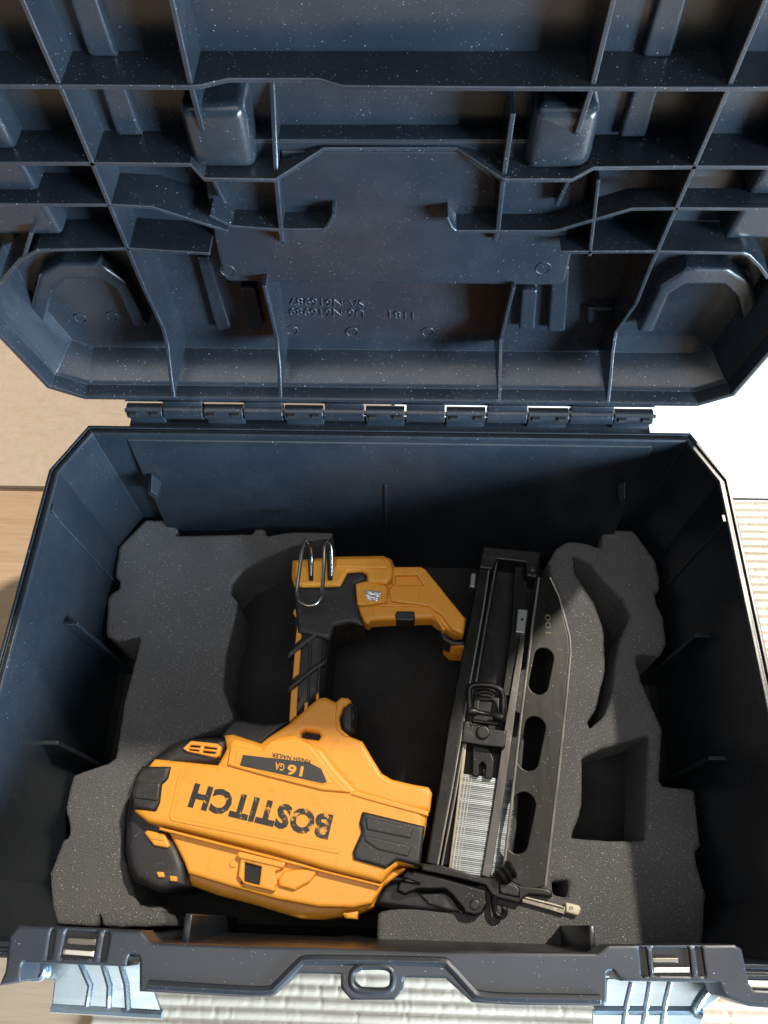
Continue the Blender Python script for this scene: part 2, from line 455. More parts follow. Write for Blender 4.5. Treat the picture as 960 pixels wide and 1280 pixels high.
# mouldings inside the walls
def wall_fin(name, a, b, th, out, mat=CP):
    # a fin standing off a wall: from a (top) to b (bottom), depth vector out
    a, b, out = Vector(a), Vector(b), Vector(out)
    t_ = (b - a).cross(out).normalized() * th / 2
    vs = [a + t_, a - t_, a + out + t_, a + out - t_, b + t_, b - t_, b + out + t_, b + out - t_]
    return mesh(name, vs, [(0, 1, 3, 2), (4, 6, 7, 5), (0, 2, 6, 4), (1, 5, 7, 3), (2, 3, 7, 6), (0, 4, 5, 1)], mat, body, 30)
for sx in (-1, 1):
    wall_fin('wall_rib', (sx * .2145, -.0655, -.008), (sx * .2088, -.0655, -.165), .0022, (-sx * .0012, 0, 0))
    wall_fin('wall_rib', (sx * .2130, -.1235, -.052), (sx * .2088, -.1235, -.165), .0022, (-sx * .0100, 0, 0))
    wall_fin('wall_rib', (sx * .2126, -.1990, -.062), (sx * .2088, -.1990, -.165), .0022, (-sx * .0100, 0, 0))
    wall_fin('rim_notch', (sx * .2150, -.0640, -.0012), (sx * .2145, -.0640, -.011), .0050, (-sx * .0022, 0, 0))
wall_fin('wall_rib', (-.001, -.0138, -.050), (-.001, -.0282, -.165), .0016, (0, -.0018, 0))
mesh('back_panel', [(-.176, -.0086, -.0060), (.178, -.0086, -.0060), (.176, -.0285, -.165), (-.174, -.0285, -.165),
                    (-.176, -.004, -.0040), (.178, -.004, -.0040), (.178, -.006, -.165), (-.176, -.006, -.165)],
     [(0, 3, 2, 1), (0, 1, 5, 4), (1, 2, 6, 5), (3, 0, 4, 7)], CP, body)
for x in (-.168, .168):
    c = (x, -.0125)
    v = [(x - .004, -.0150, -.046), (x, -.0150, -.040), (x + .004, -.0150, -.050), (x, -.0150, -.064), (x - .003, -.0260, -.048), (x, -.0260, -.045), (x + .003, -.0260, -.051), (x, -.0260, -.060)]
    mesh('clip_tab', v, [(4, 7, 6, 5), (0, 4, 5, 1), (1, 5, 6, 2), (2, 6, 7, 3), (3, 7, 4, 0)], CP, body)
for a in ("240,1138", ): pass
box('front_fin', -.1005, -.0965, -.306, -.292, -.165, -.030, CP, body)
box('front_fin', .1125, .1155, -.306, -.292, -.165, -.030, CP, body)
prism('case_floor', offset_poly(outl, .0170), -.1662, -.1640, 'shaded_floor_plastic', case, .0005)

# hinge: knuckles of the body between knuckles of the lid
hz, hy = .0085, .0062
for a, b in ((171, 217), (266, 315), (363, 412), (461, 510), (558, 607), (656, 706), (758, 806)):
    xa, xb = [-.1745 + (v - 171) * (.3505 / 635) for v in (a, b)]
    k = tube('hinge_knuckle', [(xa + .0008, hy, hz), (xb - .0008, hy, hz)], .0052, CP, case, 16)
    box('hinge_leaf', xa + .0008, xb - .0008, hy - .0035, hy + .0040, -.006, hz, CP, k, .0008)
    for xs in (xa + .0030, xb - .0080): box('hinge_slot', xs, xs + .0050, hy - .0058, hy - .0030, .0095, .0122, 'dark_cavity', k, 0)
box('hinge_shelf', -.1750, .1765, -.001, .0105, -.007, -.0006, CP, case, .0006)
tube('hinge_pin', [(-.176, hy, hz), (.178, hy, hz)], .0014, 'rail_steel', case, 8)

# ------------------------------------------------------------------ the lid (standing upright)
LP = 'lid_plastic'
lo_ = [(-.201, .0165), (.203, .0165), (.223, .0285), (.231, .085), (.231, .285), (.205, .306), (-.205, .306), (-.233, .285), (-.233, .085), (-.222, .0285)]
lid = loft('lid', lo_, [(.006, .072), (.0005, .066), (0, .012), (.0006, .0085), (.0020, .0080), (.0036, .0085), (.0042, .0100), (.0050, .0175),
     (.0060, .0185), (.0072, .0200), (.0140, .0420), (.0250, .0460)], LP, case, 'y')
SK = .0470
prism('skin_panel', rnd([(-.214, .1435), (.213, .1435), (.213, .2900), (.200, .2980), (-.200, .2980), (-.214, .2900)], .004), .0320, .0500, LP, lid, .0015, axis='y')
for a, b in ((217, 266), (315, 363), (412, 461), (510, 558), (607, 656), (706, 758)):
    xa, xb = [-.1745 + (v - 171) * (.3505 / 635) for v in (a, b)]
    k = tube('lid_knuckle', [(xa + .0006, hy, hz), (xb - .0006, hy, hz)], .0056, LP, lid, 16)
box('hinge_strip', -.1745, .176, .0085, .0145, .0150, .0185, LP, lid, .0005)
for a, b in ((217, 266), (315, 363), (412, 461), (510, 558), (607, 656), (706, 758)):
    xa, xb = [-.1745 + (v - 171) * (.3505 / 635) for v in (a, b)]
    box('hinge_leaf', xa + .0006, xb - .0006, .0060, .0115, hz, .0180, LP, lid, .0006)
# upright ribs, full height
plate('lid_rib', [(-.1365, .0095, .304), (-.1335, .0095, .222), (-.1325, .0095, .135)] + [(-.1345,.0143,.1121),(-.1345,.0186,.0746),(-.1345,.0156,.0636),(-.1345,.0038,.0488),(-.1345,-.0037,.0365)], SK, .0020, LP, lid)
plate('lid_rib', [(.1440, .0095, .304), (.1420, .0095, .222), (.1385, .0095, .136)] + [(.1405,.0146,.1038),(.1405,.0282,.0655),(.1405,.0217,.0545),(.1405,.0093,.0426),(.1405,.0003,.0322)], SK, .0020, LP, lid)
plate('lid_rib', [(-.0775, .0095, .304), (-.0788, .0095, .233), (-.0790, .0110, .213), (-.0786, .0170, .205)], SK, .0022, LP, lid)
plate('lid_rib', [(.0876, .0095, .304), (.0869, .0095, .233), (.0851, .0095, .2127), (.084, .0170, .205)], SK, .0022, LP, lid)
plate('lid_rib', [(-.0488, .0310, .2212), (-.0490, .0240, .2100), (-.0494, .0095, .1884), (-.0516, .0095, .1518), (-.052, .018, .142)], SK, .0022, LP, lid)
plate('lid_rib', [(.0562, .0100, .2210), (.0559, .0095, .189), (.0568, .0095, .160), (.0572, .018, .145)], SK, .0022, LP, lid)
plate('lid_rib', [(-.0660,.0115,.1181),(-.0660,.0140,.0955),(-.0660,.0156,.0697),(-.0660,.0073,.0534),(-.0660,-.0059,.0409)], SK, .0020, LP, lid)
plate('lid_rib', [(.0710,.0159,.1139),(.0710,.0221,.0885),(.0710,.0267,.0589),(.0710,.0126,.0491),(.0710,-.0040,.0384)], SK, .0020, LP, lid)
plate('lid_rib', [(.0996,.0095,.1888),(.1055,.0095,.1433)], SK, .0016, LP, lid)
# level ribs
plate('lid_rib', [(-.22, .0090, .2335)] + [(-.1337,.0086,.2335),(-.0790,.0082,.2335),(-.0741,.0088,.2335),(-.0636,.0131,.2335),(-.0252,.0132,.2335),(-.0156,.0084,.2335),(.0278,.0079,.2335),(.0865,.0076,.2335),(.1418,.0077,.2335)] + [(.222, .0090, .2335)], SK, .0018, LP, lid)
plate('lid_rib', [(-.222, .0095, .1960), (-.1334, .0095, .1960)] + [(-.0879,.0095,.1956)] + [(-.0822,.0060,.1906),(-.0489,.0060,.1904)] + [(-.0269,.0190,.1970),(.0338,.0194,.1970)] + [(.0555,.0060,.1909),(.0867,.0060,.1911)] + [(.0961,.0095,.1947)] + [(.1408, .0095, .1955), (.222, .0095, .1955)], SK, .0018, LP, lid)
plate('lid_rib', [(-.222, .0095, .1730), (-.1332, .0095, .1730)] + [(-.1122,.0092,.1720),(-.0944,.0092,.1644),(-.0779,.0092,.1576)], SK, .0016, LP, lid)
plate('lid_rib', [(.222, .0095, .1728), (.1400, .0095, .1728)] + [(.1192,.0092,.1726),(.0873,.0092,.1599),(.0836,.0092,.1588),(.0362,.0092,.1585),(.0337,.0092,.1609),(.0309,.0092,.1673)], .0230, .0016, LP, lid)
plate('lid_rib', [(-.0851,.0092,.1674),(-.0753,.0092,.1606),(-.0535,.0092,.1588),(-.0299,.0092,.1590),(-.0269,.0092,.1620),(-.0240,.0092,.1683)], .0230, .0016, LP, lid)
plate('lid_rib', [(-.1802,.0105,.1435)] + [(-.1327, .0095, .1456)] + [(-.0904,.0095,.1426)], SK, .0016, LP, lid)
plate('lid_rib', [(.0909,.0095,.1453)] + [(.1384, .0095, .1462)] + [(.1826,.0105,.1446)], SK, .0016, LP, lid)
# diagonal ribs round the corner pockets
plate('lid_rib', [(-.1802,.0105,.1435),(-.1924,.0105,.1369),(-.2116,.0105,.1194)], SK, .0018, LP, lid)
plate('lid_rib', [(.1826,.0105,.1446),(.1864,.0105,.1431),(.1952,.0105,.1356),(.2025,.0105,.1278)], SK, .0018, LP, lid)
plate('lid_rib', [(-.1797,.0110,.1542),(-.1903,.0110,.1381)], SK, .0018, LP, lid)
# raised strips and blocks on the skin between the ribs
for x in (-.1190, .1150):
    for za, zb in ((.2345, .300), (.1975, .2325)):
        prism('skin_strip', [(x - .0060, za), (x + .0060, za), (x + .0055, zb), (x - .0055, zb)], .0275, .0335, LP, lid, .0015, axis='y')
for pts in ([(-.1088,.1119),(-.1014,.1120),(-.1004,.0518),(-.1103,.0486)], [(-.0882,.0877),(-.0785,.0878),(-.0786,.0521),(-.0884,.0489)], [(.0807,.0876),(.0902,.0877),(.0937,.0529),(.0836,.0528)], [(.0954,.1066),(.1054,.1067),(.1132,.0517),(.1021,.0515)]):
    prism('skin_strip', rnd(pts, .002), .0400, .0475, LP, lid, .0015, axis='y')
prism('skin_strip', rnd([(.1228,.0726),(.1393,.0728),(.1428,.0587),(.1259,.0585)], .002), .0405, .0475, LP, lid, .0015, axis='y')
for sx, xe in ((-1, -.170), (1, .1755)):
    for za, zb in ((.1968, .2325), (.1738, .1950), (.1468, .1720), (.2345, .290)):
        xa = xe - sx * (.2 - za) * .05
        prism('corner_block', rnd([(xa, za), (xa + sx * .046, za), (xa + sx * .046, zb), (xa + sx * .002, zb)], .003), .0175, .0335, LP, lid, .0032, axis='y', res=3)
# latch bosses
for sx, cx in ((-1, -.0735), (1, .0800)):
    prism('latch_boss', rnd([(cx - .0150, .1905), (cx + .0150, .1905), (cx + .0145, .2220), (cx - .0145, .2220)], .005), .0120, .0335, LP, lid, .0060, axis='y', res=4)
    plate('bracket_fin', [(cx - sx * -.006, .0105, .187), (cx - sx * -.0045, .0150, .170)], .024, .0018, LP, lid)
# raised plate in the middle with the moulded numbers below it
prism('centre_plate', rnd([(-.0840,.2003),(.0959,.2009),(.0984,.1775),(.0996,.1109),(-.0904,.1119),(-.0888,.1572)], .005), .0210, .0490, LP, lid, .0012, axis='y')
prism('centre_panel', [(-.0469,.1954),(-.0282,.1955),(.0357,.1957),(.0547,.1807),(.0557,.1654),(-.0509,.1648)], .0196, .0300, LP, lid, .0006, axis='y')
for c in [(-.0866,.1203),(.0860,.1238)]:
    prism('ejector_ring', disc_pts(c, .0042, 28), .0205, .0230, LP, lid, .0002, holes=[disc_pts(c, .0038, 28)], axis='y')
for c in [(-.0621,.0447),(-.0230,.0437),(.0264,.0444),(-.1982,.0542),(-.1768,.0560)]:
    prism('ejector_ring', disc_pts(c, .0040, 28), 0.0452, .0470, LP, lid, .0002, holes=[disc_pts(c, .0036, 28)], axis='y')
# U-shaped ridges in the corner pockets
U = [(-.2289,.0596),(-.2039,.1007),(-.1881,.1104),(-.1646,.1107),(-.1534,.0966),(-.1516,.0571),(-.1609,.0570),(-.1612,.0903),(-.1678,.0980),(-.1889,.0981),(-.2002,.0883),(-.2178,.0580)]
prism('corner_ridge', U, .0350, .0490, LP, lid, .0022, axis='y', res=3)
prism('corner_ridge', [(.0055 - a, b) for a, b in U][::-1], .0350, .0490, LP, lid, .0022, axis='y', res=3)
TB = [(-.0142,.0723),(-.0607,.0745),(-.0144,.0660),(-.0145,.0639),(-.0618,.0654),(-.0147,.0574),(.0167,.0621),(.0011,.0633),(.0169,.0556)]
text('moulded_letters', 'SA-N616987', TB[0], TB[1], TB[2], .0459, LP, lid, .0006, 0, 'y')
text('moulded_letters', 'U6-N616989', TB[3], TB[4], TB[5], .0459, LP, lid, .0006, 0, 'y')
text('moulded_letters', '1181', TB[6], TB[7], TB[8], .0459, LP, lid, .0005, 0, 'y')

# ------------------------------------------------------------------ front carry bar with the padlock eye, and two latches
HP = 'handle_plastic'
bar = [(-.1775,-.3250),(-.1761,-.3187),(-.1779,-.3042),(-.1743,-.2992),(-.1591,-.2995),(-.1135,-.3001),(-.1088,-.3041),(-.1067,-.3051),(-.0642,-.3054),(-.0271,-.3051),(.0022,-.3054),(.0324,-.3056),(.0680,-.3047),(.1088,-.3040),(.1138,-.3005),(.1751,-.2986),(.1782,-.3005),(.1789,-.3147),(.1803,-.3169),(.1989,-.3171),(.1972,-.3248),(.1778,-.3240),(.1665,-.3205),(.1650,-.3147),(.1189,-.3153),(.1157,-.3108),(.1121,-.3122),(.1106,-.3255),(.0668,-.3263),(.0480,-.3258),(.0357,-.3165),(.0159,-.3167),(.0159,-.3215),(.0115,-.3258),(-.0089,-.3264),(-.0141,-.3217),(-.0144,-.3161),(-.0348,-.3163),(-.0470,-.3261),(-.0618,-.3265),(-.1098,-.3255),(-.1123,-.3113),(-.1172,-.3105),(-.1182,-.3155),(-.1684,-.3151),(-.1680,-.3228),(-.1765,-.3246)]
holes = [rnd([(-.0053,-.3129),(.0070,-.3126),(.0105,-.3155),(.0098,-.3204),(.0065,-.3221),(-.0050,-.3221),(-.0085,-.3193),(-.0083,-.3153)], .003),
         [(-.1578,-.3016),(-.1558,-.3015),(-.1552,-.3128),(-.1571,-.3128)], [(-.1503,-.3010),(-.1351,-.3014),(-.1348,-.3126),(-.1506,-.3123)], [(-.1311,-.3016),(-.1287,-.3019),(-.1285,-.3128),(-.1312,-.3128)],
         [(.1291,-.3011),(.1325,-.3014),(.1325,-.3126),(.1287,-.3127)], [(.1352,-.3013),(.1529,-.3008),(.1526,-.3121),(.1348,-.3123)], [(.1560,-.3004),(.1591,-.3007),(.1591,-.3120),(.1556,-.3120)]]
hb = prism('carry_bar', bar, -.020, .0016, HP, case, .0011, holes)
tube('bar_bead', [(-.1058,-.3227,.0010),(-.0619,-.3238,.0010),(-.0482,-.3235,.0010),(-.0449,-.3218,.0010),(-.0353,-.3127,.0010),(-.0305,-.3105,.0010),(-.0093,-.3100,.0010),(.0312,-.3096,.0010),(.0377,-.3114,.0010),(.0481,-.3210,.0010),(.0518,-.3228,.0010),(.0668,-.3234,.0010),(.1081,-.3229,.0010)], .0024, HP, hb, 8, 3)
tube('eye_collar', (lambda p: p + p[:1])([(-.0049,-.3125,.0016),(.0066,-.3122,.0016),(.0105,-.3148,.0016),(.0102,-.3203,.0016),(.0065,-.3223,.0016),(-.0045,-.3223,.0016),(-.0088,-.3198,.0016),(-.0086,-.3149,.0016)]), .0016, HP, hb, 8, 3)
for a in ([(-.1617,-.3003),(-.1274,-.3005),(-.1271,-.3141),(-.1593,-.3136)], [(.1277,-.3001),(.1608,-.2993),(.1608,-.3129),(.1267,-.3138)]):
    prism('recess_shade', a, -.0030, .0002, 'dark_cavity', hb, .0002)  # flat dark plate over the rim, painting the shade of a recess
for a in ([(-.1502,-.3089),(-.1347,-.3095),(-.1346,-.3119),(-.1504,-.3113)], [(.1350,-.3093),(.1521,-.3088),(.1521,-.3111),(.1350,-.3116)]):
    prism('latch_spring', a, .0002, .0010, 'edge_steel', hb, .0003)
for a in ([(-.1493,-.3041),(-.1349,-.3044),(-.1348,-.3072),(-.1491,-.3068)], [(.1351,-.3053),(.1474,-.3050),(.1470,-.3070),(.1349,-.3073)]):
    prism('latch_catch', a, .0002, .0009, 'worn_steel', hb, .0003)
def latch(pl, ribs, lip, curl):
    k = prism('latch', pl, -.0350, -.0330, 'latch_metal', case, .0005)
    for r_ in ribs: tube('latch_rib', r_, .0016, 'latch_metal', k, 8)
    tube('latch_lip', lip, .0022, 'latch_metal', k, 8)
    tube('latch_curl', curl, .0019, 'latch_metal', k, 8, 4)
latch([(-.1793,-.3148),(-.1195,-.3143),(-.1060,-.3375),(-.1633,-.3362),(-.1645,-.3241),(-.1764,-.3233)],
      [[(-.1529,-.3155,-.0328),(-.1452,-.3260,-.0328),(-.1450,-.3350,-.0328)], [(-.1411,-.3152,-.0328),(-.1353,-.3258,-.0328),(-.1338,-.3354,-.0328)], [(-.1319,-.3150,-.0328),(-.1267,-.3248,-.0328),(-.1238,-.3359,-.0328)]],
      [(-.1631,-.3363,-.0335),(-.1061,-.3375,-.0335)], [(-.1778,-.3175,-.0310),(-.1774,-.3225,-.0310),(-.1714,-.3231,-.0310),(-.1698,-.3195,-.0310),(-.1728,-.3174,-.0310)])
latch([(.1200,-.3156),(.1770,-.3148),(.1768,-.3225),(.1670,-.3282),(.1649,-.3356),(.1108,-.3371),(.1116,-.3297),(.1182,-.3281)],
      [[(.1327,-.3174,-.0328),(.1286,-.3278,-.0328),(.1263,-.3363,-.0328)], [(.1421,-.3171,-.0328),(.1386,-.3276,-.0328),(.1359,-.3364,-.0328)], [(.1523,-.3168,-.0328),(.1479,-.3273,-.0328),(.1454,-.3361,-.0328)]],
      [(.1121,-.3300,-.0335),(.1663,-.3286,-.0335)], [(.1759,-.3168,-.0310),(.1745,-.3203,-.0310),(.1705,-.3197,-.0310),(.1627,-.3281,-.0310),(.1651,-.3308,-.0310)])

# ------------------------------------------------------------------ foam
def jag(pts, step=.003, amp=.00025):
    out = []
    for i in range(len(pts)):
        a, b = Vector(pts[i]), Vector(pts[(i + 1) % len(pts)]); n = max(1, int((b - a).length / step))
        for k in range(n):
            q = a.lerp(b, k / n)
            out.append((q.x + random.uniform(-amp, amp), q.y + random.uniform(-amp, amp)))
    return out
FT, FB = -.110, -.164
lf = [(-.1929,-.0146),(-.1736,-.0150),(-.1659,-.0234),(-.1670,-.0284),(-.1059,-.0259),(-.1051,-.0216),(-.0969,-.0215),(-.0944,-.0278),(-.0845,-.0248),(-.0708,-.0232),(-.0430,-.0234),(-.0427,-.0283),(-.0588,-.0314),(-.0759,-.0372),(-.0920,-.0458),(-.1094,-.0569),(-.1174,-.0677),(-.1175,-.0769),(-.1113,-.0832),(-.1118,-.0947),(-.1135,-.1103),(-.1151,-.1255),(-.1141,-.1478),(-.1033,-.1713),(-.1275,-.1828),(-.1458,-.1902),(-.1593,-.2022),(-.1652,-.2091),(-.1691,-.2205),(-.1693,-.2336),(-.1661,-.2564),(-.1600,-.2698),(-.1524,-.2833),(-.1483,-.2895),(-.1339,-.2909),(-.1311,-.2988),(-.1594,-.2999),(-.1706,-.2993),(-.1741,-.2919),(-.1745,-.2999),(-.2002,-.2992),(-.2051,-.2891),(-.2104,-.2706),(-.2064,-.2516),(-.2028,-.2491),(-.2044,-.2418),(-.2093,-.2315),(-.2086,-.2106),(-.1867,-.2023),(-.1819,-.1990),(-.1830,-.1607),(-.1809,-.1310),(-.1797,-.1116),(-.1980,-.1151),(-.2058,-.1115),(-.2104,-.0826),(-.2073,-.0766),(-.2028,-.0746),(-.2041,-.0674),(-.2083,-.0648),(-.2102,-.0390)]
lfo = empty('foam_insert', (-.15, -.15, FB), 'grey foam insert left of the yellow nailer, dusted with white specks', 'foam')
prism('foam_block', jag(rnd(lf, .003, 3)), FB, FT, 'foam', lfo, .0024, res=2)
fl = [(-.1722,-.2963),(-.1628,-.2871),(-.1373,-.2874),(-.1337,-.2909),(-.1554,-.2994),(-.1678,-.3006)]
prism('foam_flap', jag(rnd(fl, .002)), FB, -.1135, 'foam', lfo, .003)
rf = [(-.0000,-.2880),(.0288,-.2815),(.0439,-.2730),(.0742,-.2700),(.0896,-.2651),(.1025,-.2389),(.1161,-.1828),(.1257,-.1323),(.1280,-.0837),(.1249,-.0545),(.1244,-.0445),(.1308,-.0341),(.1406,-.0278),(.1529,-.0282),(.1659,-.0335),(.1680,-.0203),(.1727,-.0167),(.1926,-.0171),(.1996,-.0295),(.2063,-.0430),(.2074,-.0563),(.2059,-.0668),(.2024,-.0707),(.2024,-.0790),(.2057,-.0884),(.2049,-.1099),(.1984,-.1191),(.1815,-.1176),(.1829,-.1369),(.1931,-.1714),(.1861,-.2047),(.1877,-.2082),(.2085,-.2098),(.2068,-.2450),(.2027,-.2484),(.2028,-.2568),(.2052,-.2722),(.1978,-.3041),(-.0004,-.3092)]
rh = [[(.1438,-.0401),(.1438,-.0535),(.1477,-.0627),(.1564,-.0780),(.1610,-.1005),(.1583,-.1305),(.1492,-.1569),(.1421,-.1676),(.1433,-.1714),(.1548,-.1618),(.1618,-.1443),(.1668,-.1209),(.1720,-.1058),(.1812,-.0877),(.1769,-.0751),(.1647,-.0610),(.1565,-.0472)],
      [(.1359,-.1919),(.1495,-.1852),(.1827,-.1754),(.1764,-.2100),(.1710,-.2421),(.1474,-.2431),(.1239,-.2418),(.1295,-.2310),(.1331,-.2211)],
      [(.1095,-.2678),(.1201,-.2666),(.1183,-.2766),(.1099,-.2750)]]
rfo = empty('foam_insert', (.14, -.15, FB), 'grey foam insert right of the magazine with curved slot and square pocket', 'foam')
prism('foam_block', jag(rnd(rf, .003, 3)), FB, FT, 'foam', rfo, .0034, [jag(rnd(h, .0015, 3)) for h in rh])

# ------------------------------------------------------------------ the nailer
gun = empty('nail_gun', (-.04, -.15, -.150), 'yellow and black cordless finish nailer lying on its side in the foam', 'nail gun')
Y, K = 'yellow_plastic', 'black_rubber'
# handle first, it lies lowest
prism('grip', [(-.0671,-.0910),(-.0371,-.0880),(-.0378,-.1042),(-.0387,-.1167),(-.0393,-.1332),(-.0408,-.1529),(-.0441,-.1577),(-.0503,-.1651),(-.0584,-.1734),(-.0652,-.1715),(-.0659,-.1509),(-.0664,-.1261)], -.150, -.0970, K, gun, .0085, r=.003, res=4)
for p in ("305,545 330,545 300,1180 283,1190", "385,545 398,545 368,1110 352,1120"):
    prism('grip_rib', [(-.0547,-.0942),(-.0519,-.0942),(-.0503,-.1634),(-.0519,-.1645)] if p[0:3] == '305' else [(-.0459,-.0940),(-.0445,-.0940),(-.0438,-.1560),(-.0453,-.1571)], -.102, -.0955, K, gun, .0008)
for p in ([(-.0663,-.0941),(-.0632,-.0913),(-.0590,-.0916),(-.0594,-.1159),(-.0634,-.1196),(-.0630,-.1015),(-.0666,-.0967)], [(-.0632,-.1256),(-.0591,-.1226),(-.0589,-.1413),(-.0632,-.1451)],
          [(-.0635,-.1536),(-.0589,-.1498),(-.0584,-.1705),(-.0631,-.1741)]):
    prism('grip_stripe', p, -.115, -.0962, Y, gun, .0008)
for p in ([(-.0687,-.1273),(-.0589,-.1172),(-.0507,-.1109),(-.0372,-.1027),(-.0365,-.1066),(-.0494,-.1153),(-.0574,-.1222),(-.0674,-.1306)], [(-.0666,-.1519),(-.0579,-.1433),(-.0490,-.1356),(-.0399,-.1300),(-.0397,-.1338),(-.0487,-.1405),(-.0576,-.1481),(-.0653,-.1551)]):
    prism('grip_band', p, -.104, -.0945, K, gun, .0016)
prism('grip_prong', [(-.0534,-.1621),(-.0512,-.1610),(-.0507,-.1686),(-.0533,-.1707)], -.11, -.0948, Y, gun, .0006)
prism('grip_prong', [(-.0459,-.1557),(-.0441,-.1549),(-.0439,-.1624),(-.0455,-.1644)], -.11, -.0948, Y, gun, .0006)
# battery foot
foot = prism('battery_foot', [(-.0713,-.0530),(-.0400,-.0491),(-.0019,-.0477),(.0036,-.0503),(.0067,-.0568),(.0259,-.0565),(.0301,-.0590),(.0556,-.0941),(.0590,-.0971),(.0570,-.1086),(.0507,-.1088),(.0433,-.1047),(.0376,-.1005),(.0341,-.0976),(.0011,-.0994),(-.0099,-.1003),(-.0115,-.1027),(-.0150,-.1016),(-.0201,-.0925),(-.0231,-.0755),(-.0339,-.0738),(-.0624,-.0750),(-.0677,-.0751),(-.0708,-.0668)], -.1130, -.0985, Y, gun, .0026, r=.0006)
prism('foot_block', [(-.0690,-.0562),(-.0393,-.0536),(-.0017,-.0523),(.0025,-.0542),(.0056,-.0619),(.0052,-.0697),(.0012,-.0742),(-.0129,-.0732),(-.0143,-.0662),(-.0179,-.0643),(-.0286,-.0652),(-.0333,-.0761),(-.0608,-.0773),(-.0650,-.0761),(-.0679,-.0698)], -.105, -.0915, Y, foot, .0022, r=.0006)
prism('foot_step', [(-.0373,-.0554),(-.0028,-.0541),(.0009,-.0599),(.0009,-.0625),(-.0369,-.0625)], -.095, -.0900, Y, foot, .0008)
prism('foot_cover', [(.0045,-.0588),(.0261,-.0581),(.0298,-.0607),(.0559,-.0956),(.0581,-.0988),(.0556,-.1103),(.0480,-.1068),(.0410,-.0964),(.0319,-.0899),(.0040,-.0862),(.0022,-.0751),(.0048,-.0734)], -.106, -.0955, Y, foot, .0014,
      [[(.0073,-.0659),(.0230,-.0654),(.0279,-.0729),(.0067,-.0733)]])
prism('slot_floor', [(.0056,-.0620),(.0242,-.0617),(.0300,-.0719),(.0053,-.0724)], -.1045, -.1020, Y, foot, .0003)
prism('led_frame', [(-.0223,-.0732),(-.0141,-.0711),(.0007,-.0744),(.0020,-.0789),(.0010,-.0880),(-.0167,-.0905),(-.0204,-.0898)], -.106, -.0940, Y, foot, .0014)
prism('led_lens', [(-.0153,-.0789),(-.0032,-.0790),(-.0019,-.0814),(-.0043,-.0842),(-.0052,-.0872),(-.0116,-.0873),(-.0146,-.0844)], -.100, -.0930, 'lens', foot, .0012)
prism('release_button', [(.0083,-.0932),(.0206,-.0930),(.0216,-.0945),(.0217,-.0986),(.0202,-.1006),(.0086,-.1002),(.0073,-.0967)], -.110, -.0968, K, foot, .0010, r=.001)
prism('foot_ridge', [(-.0042,-.0880),(.0325,-.0876),(.0411,-.1016),(.0441,-.1064),(.0420,-.1072),(.0309,-.0896),(-.0042,-.0897)], -.105, -.0972, Y, foot, .0006)
prism('foot_seam', [(.0401,-.1041),(.0422,-.1070),(.0482,-.1120),(.0573,-.1131),(.0572,-.1155),(.0491,-.1156),(.0421,-.1116)], -.125, -.1040, K, foot, .001)
prism('foot_sole', [(.0439,-.1109),(.0500,-.1142),(.0576,-.1140),(.0576,-.1162),(.0489,-.1158)], -.140, -.1060, Y, foot, .001)
prism('foot_bumper', [(-.0683,-.0768),(-.0335,-.0755),(-.0288,-.0638),(-.0175,-.0630),(-.0144,-.0662),(-.0143,-.0700),(-.0224,-.0740),(-.0214,-.0847),(-.0147,-.1061),(-.0257,-.1039),(-.0359,-.1065),(-.0387,-.1173),(-.0620,-.1118)], -.135, -.0940, K, gun, .0026, r=.0006)
for p in ([(-.0585,-.0549),(-.0543,-.0543),(-.0530,-.0730),(-.0543,-.0735),(-.0563,-.0731)], [(-.0445,-.0534),(-.0400,-.0531),(-.0389,-.0721),(-.0408,-.0730),(-.0427,-.0722)]):
    prism('slot_shade', p, -.0925, -.0910, 'dark_cavity', foot, .0002, r=.0008)  # raised dark strips that paint the shade of slots under the hook
# belt hook of bent wire
tube('belt_hook', [(-.0550,-.0706,-.0930),(-.0553,-.0593,-.0880),(-.0556,-.0526,-.0800),(-.0575,-.0499,-.0735),(-.0599,-.0542,-.0715),(-.0616,-.0737,-.0745),(-.0625,-.0881,-.0770),(-.0603,-.0947,-.0770),(-.0543,-.0982,-.0770),(-.0488,-.0969,-.0770),(-.0452,-.0914,-.0770),(-.0445,-.0847,-.0770),(-.0442,-.0671,-.0745),(-.0442,-.0539,-.0715),(-.0423,-.0497,-.0735),(-.0403,-.0530,-.0800),(-.0403,-.0697,-.0930)], .00145, 'chrome', gun, 10, 5)

# motor housing
lower = prism('lower_housing', [(-.1373,-.2112),(-.1125,-.1854),(-.0812,-.1861),(-.0605,-.1760),(-.0449,-.1571),(-.0335,-.1598),(-.0299,-.1646),(-.0298,-.1742),(-.0247,-.1812),(-.0140,-.1860),(-.0075,-.1958),(-.0001,-.2062),(.0074,-.2105),(.0209,-.2133),(.0306,-.2151),(.0324,-.2179),(.0301,-.2376),(.0252,-.2608),(.0085,-.2640),(.0026,-.2733),(-.0029,-.2851),(-.0125,-.2892),(-.0339,-.2927),(-.0468,-.2927),(-.0778,-.2854),(-.1001,-.2809),(-.1203,-.2751),(-.1421,-.2665),(-.1538,-.2378)], -.158, -.1030, Y, gun, .0045, r=.001, res=3)
cover = prism('rear_cover', [(-.1025,-.1889),(-.1075,-.1865),(-.1250,-.1871),(-.1375,-.1904),(-.1494,-.2006),(-.1538,-.2047),(-.1592,-.2108),(-.1626,-.2250),(-.1622,-.2393),(-.1594,-.2577),(-.1556,-.2676),(-.1503,-.2752),(-.1343,-.2803),(-.1169,-.2771),(-.1204,-.2637),(-.1253,-.2549),(-.1320,-.2473),(-.1358,-.2445),(-.1398,-.2197),(-.1373,-.2061),(-.1076,-.2041),(-.1047,-.1991)], -.158, -.0925, K, gun, .0055, r=.002, res=4)
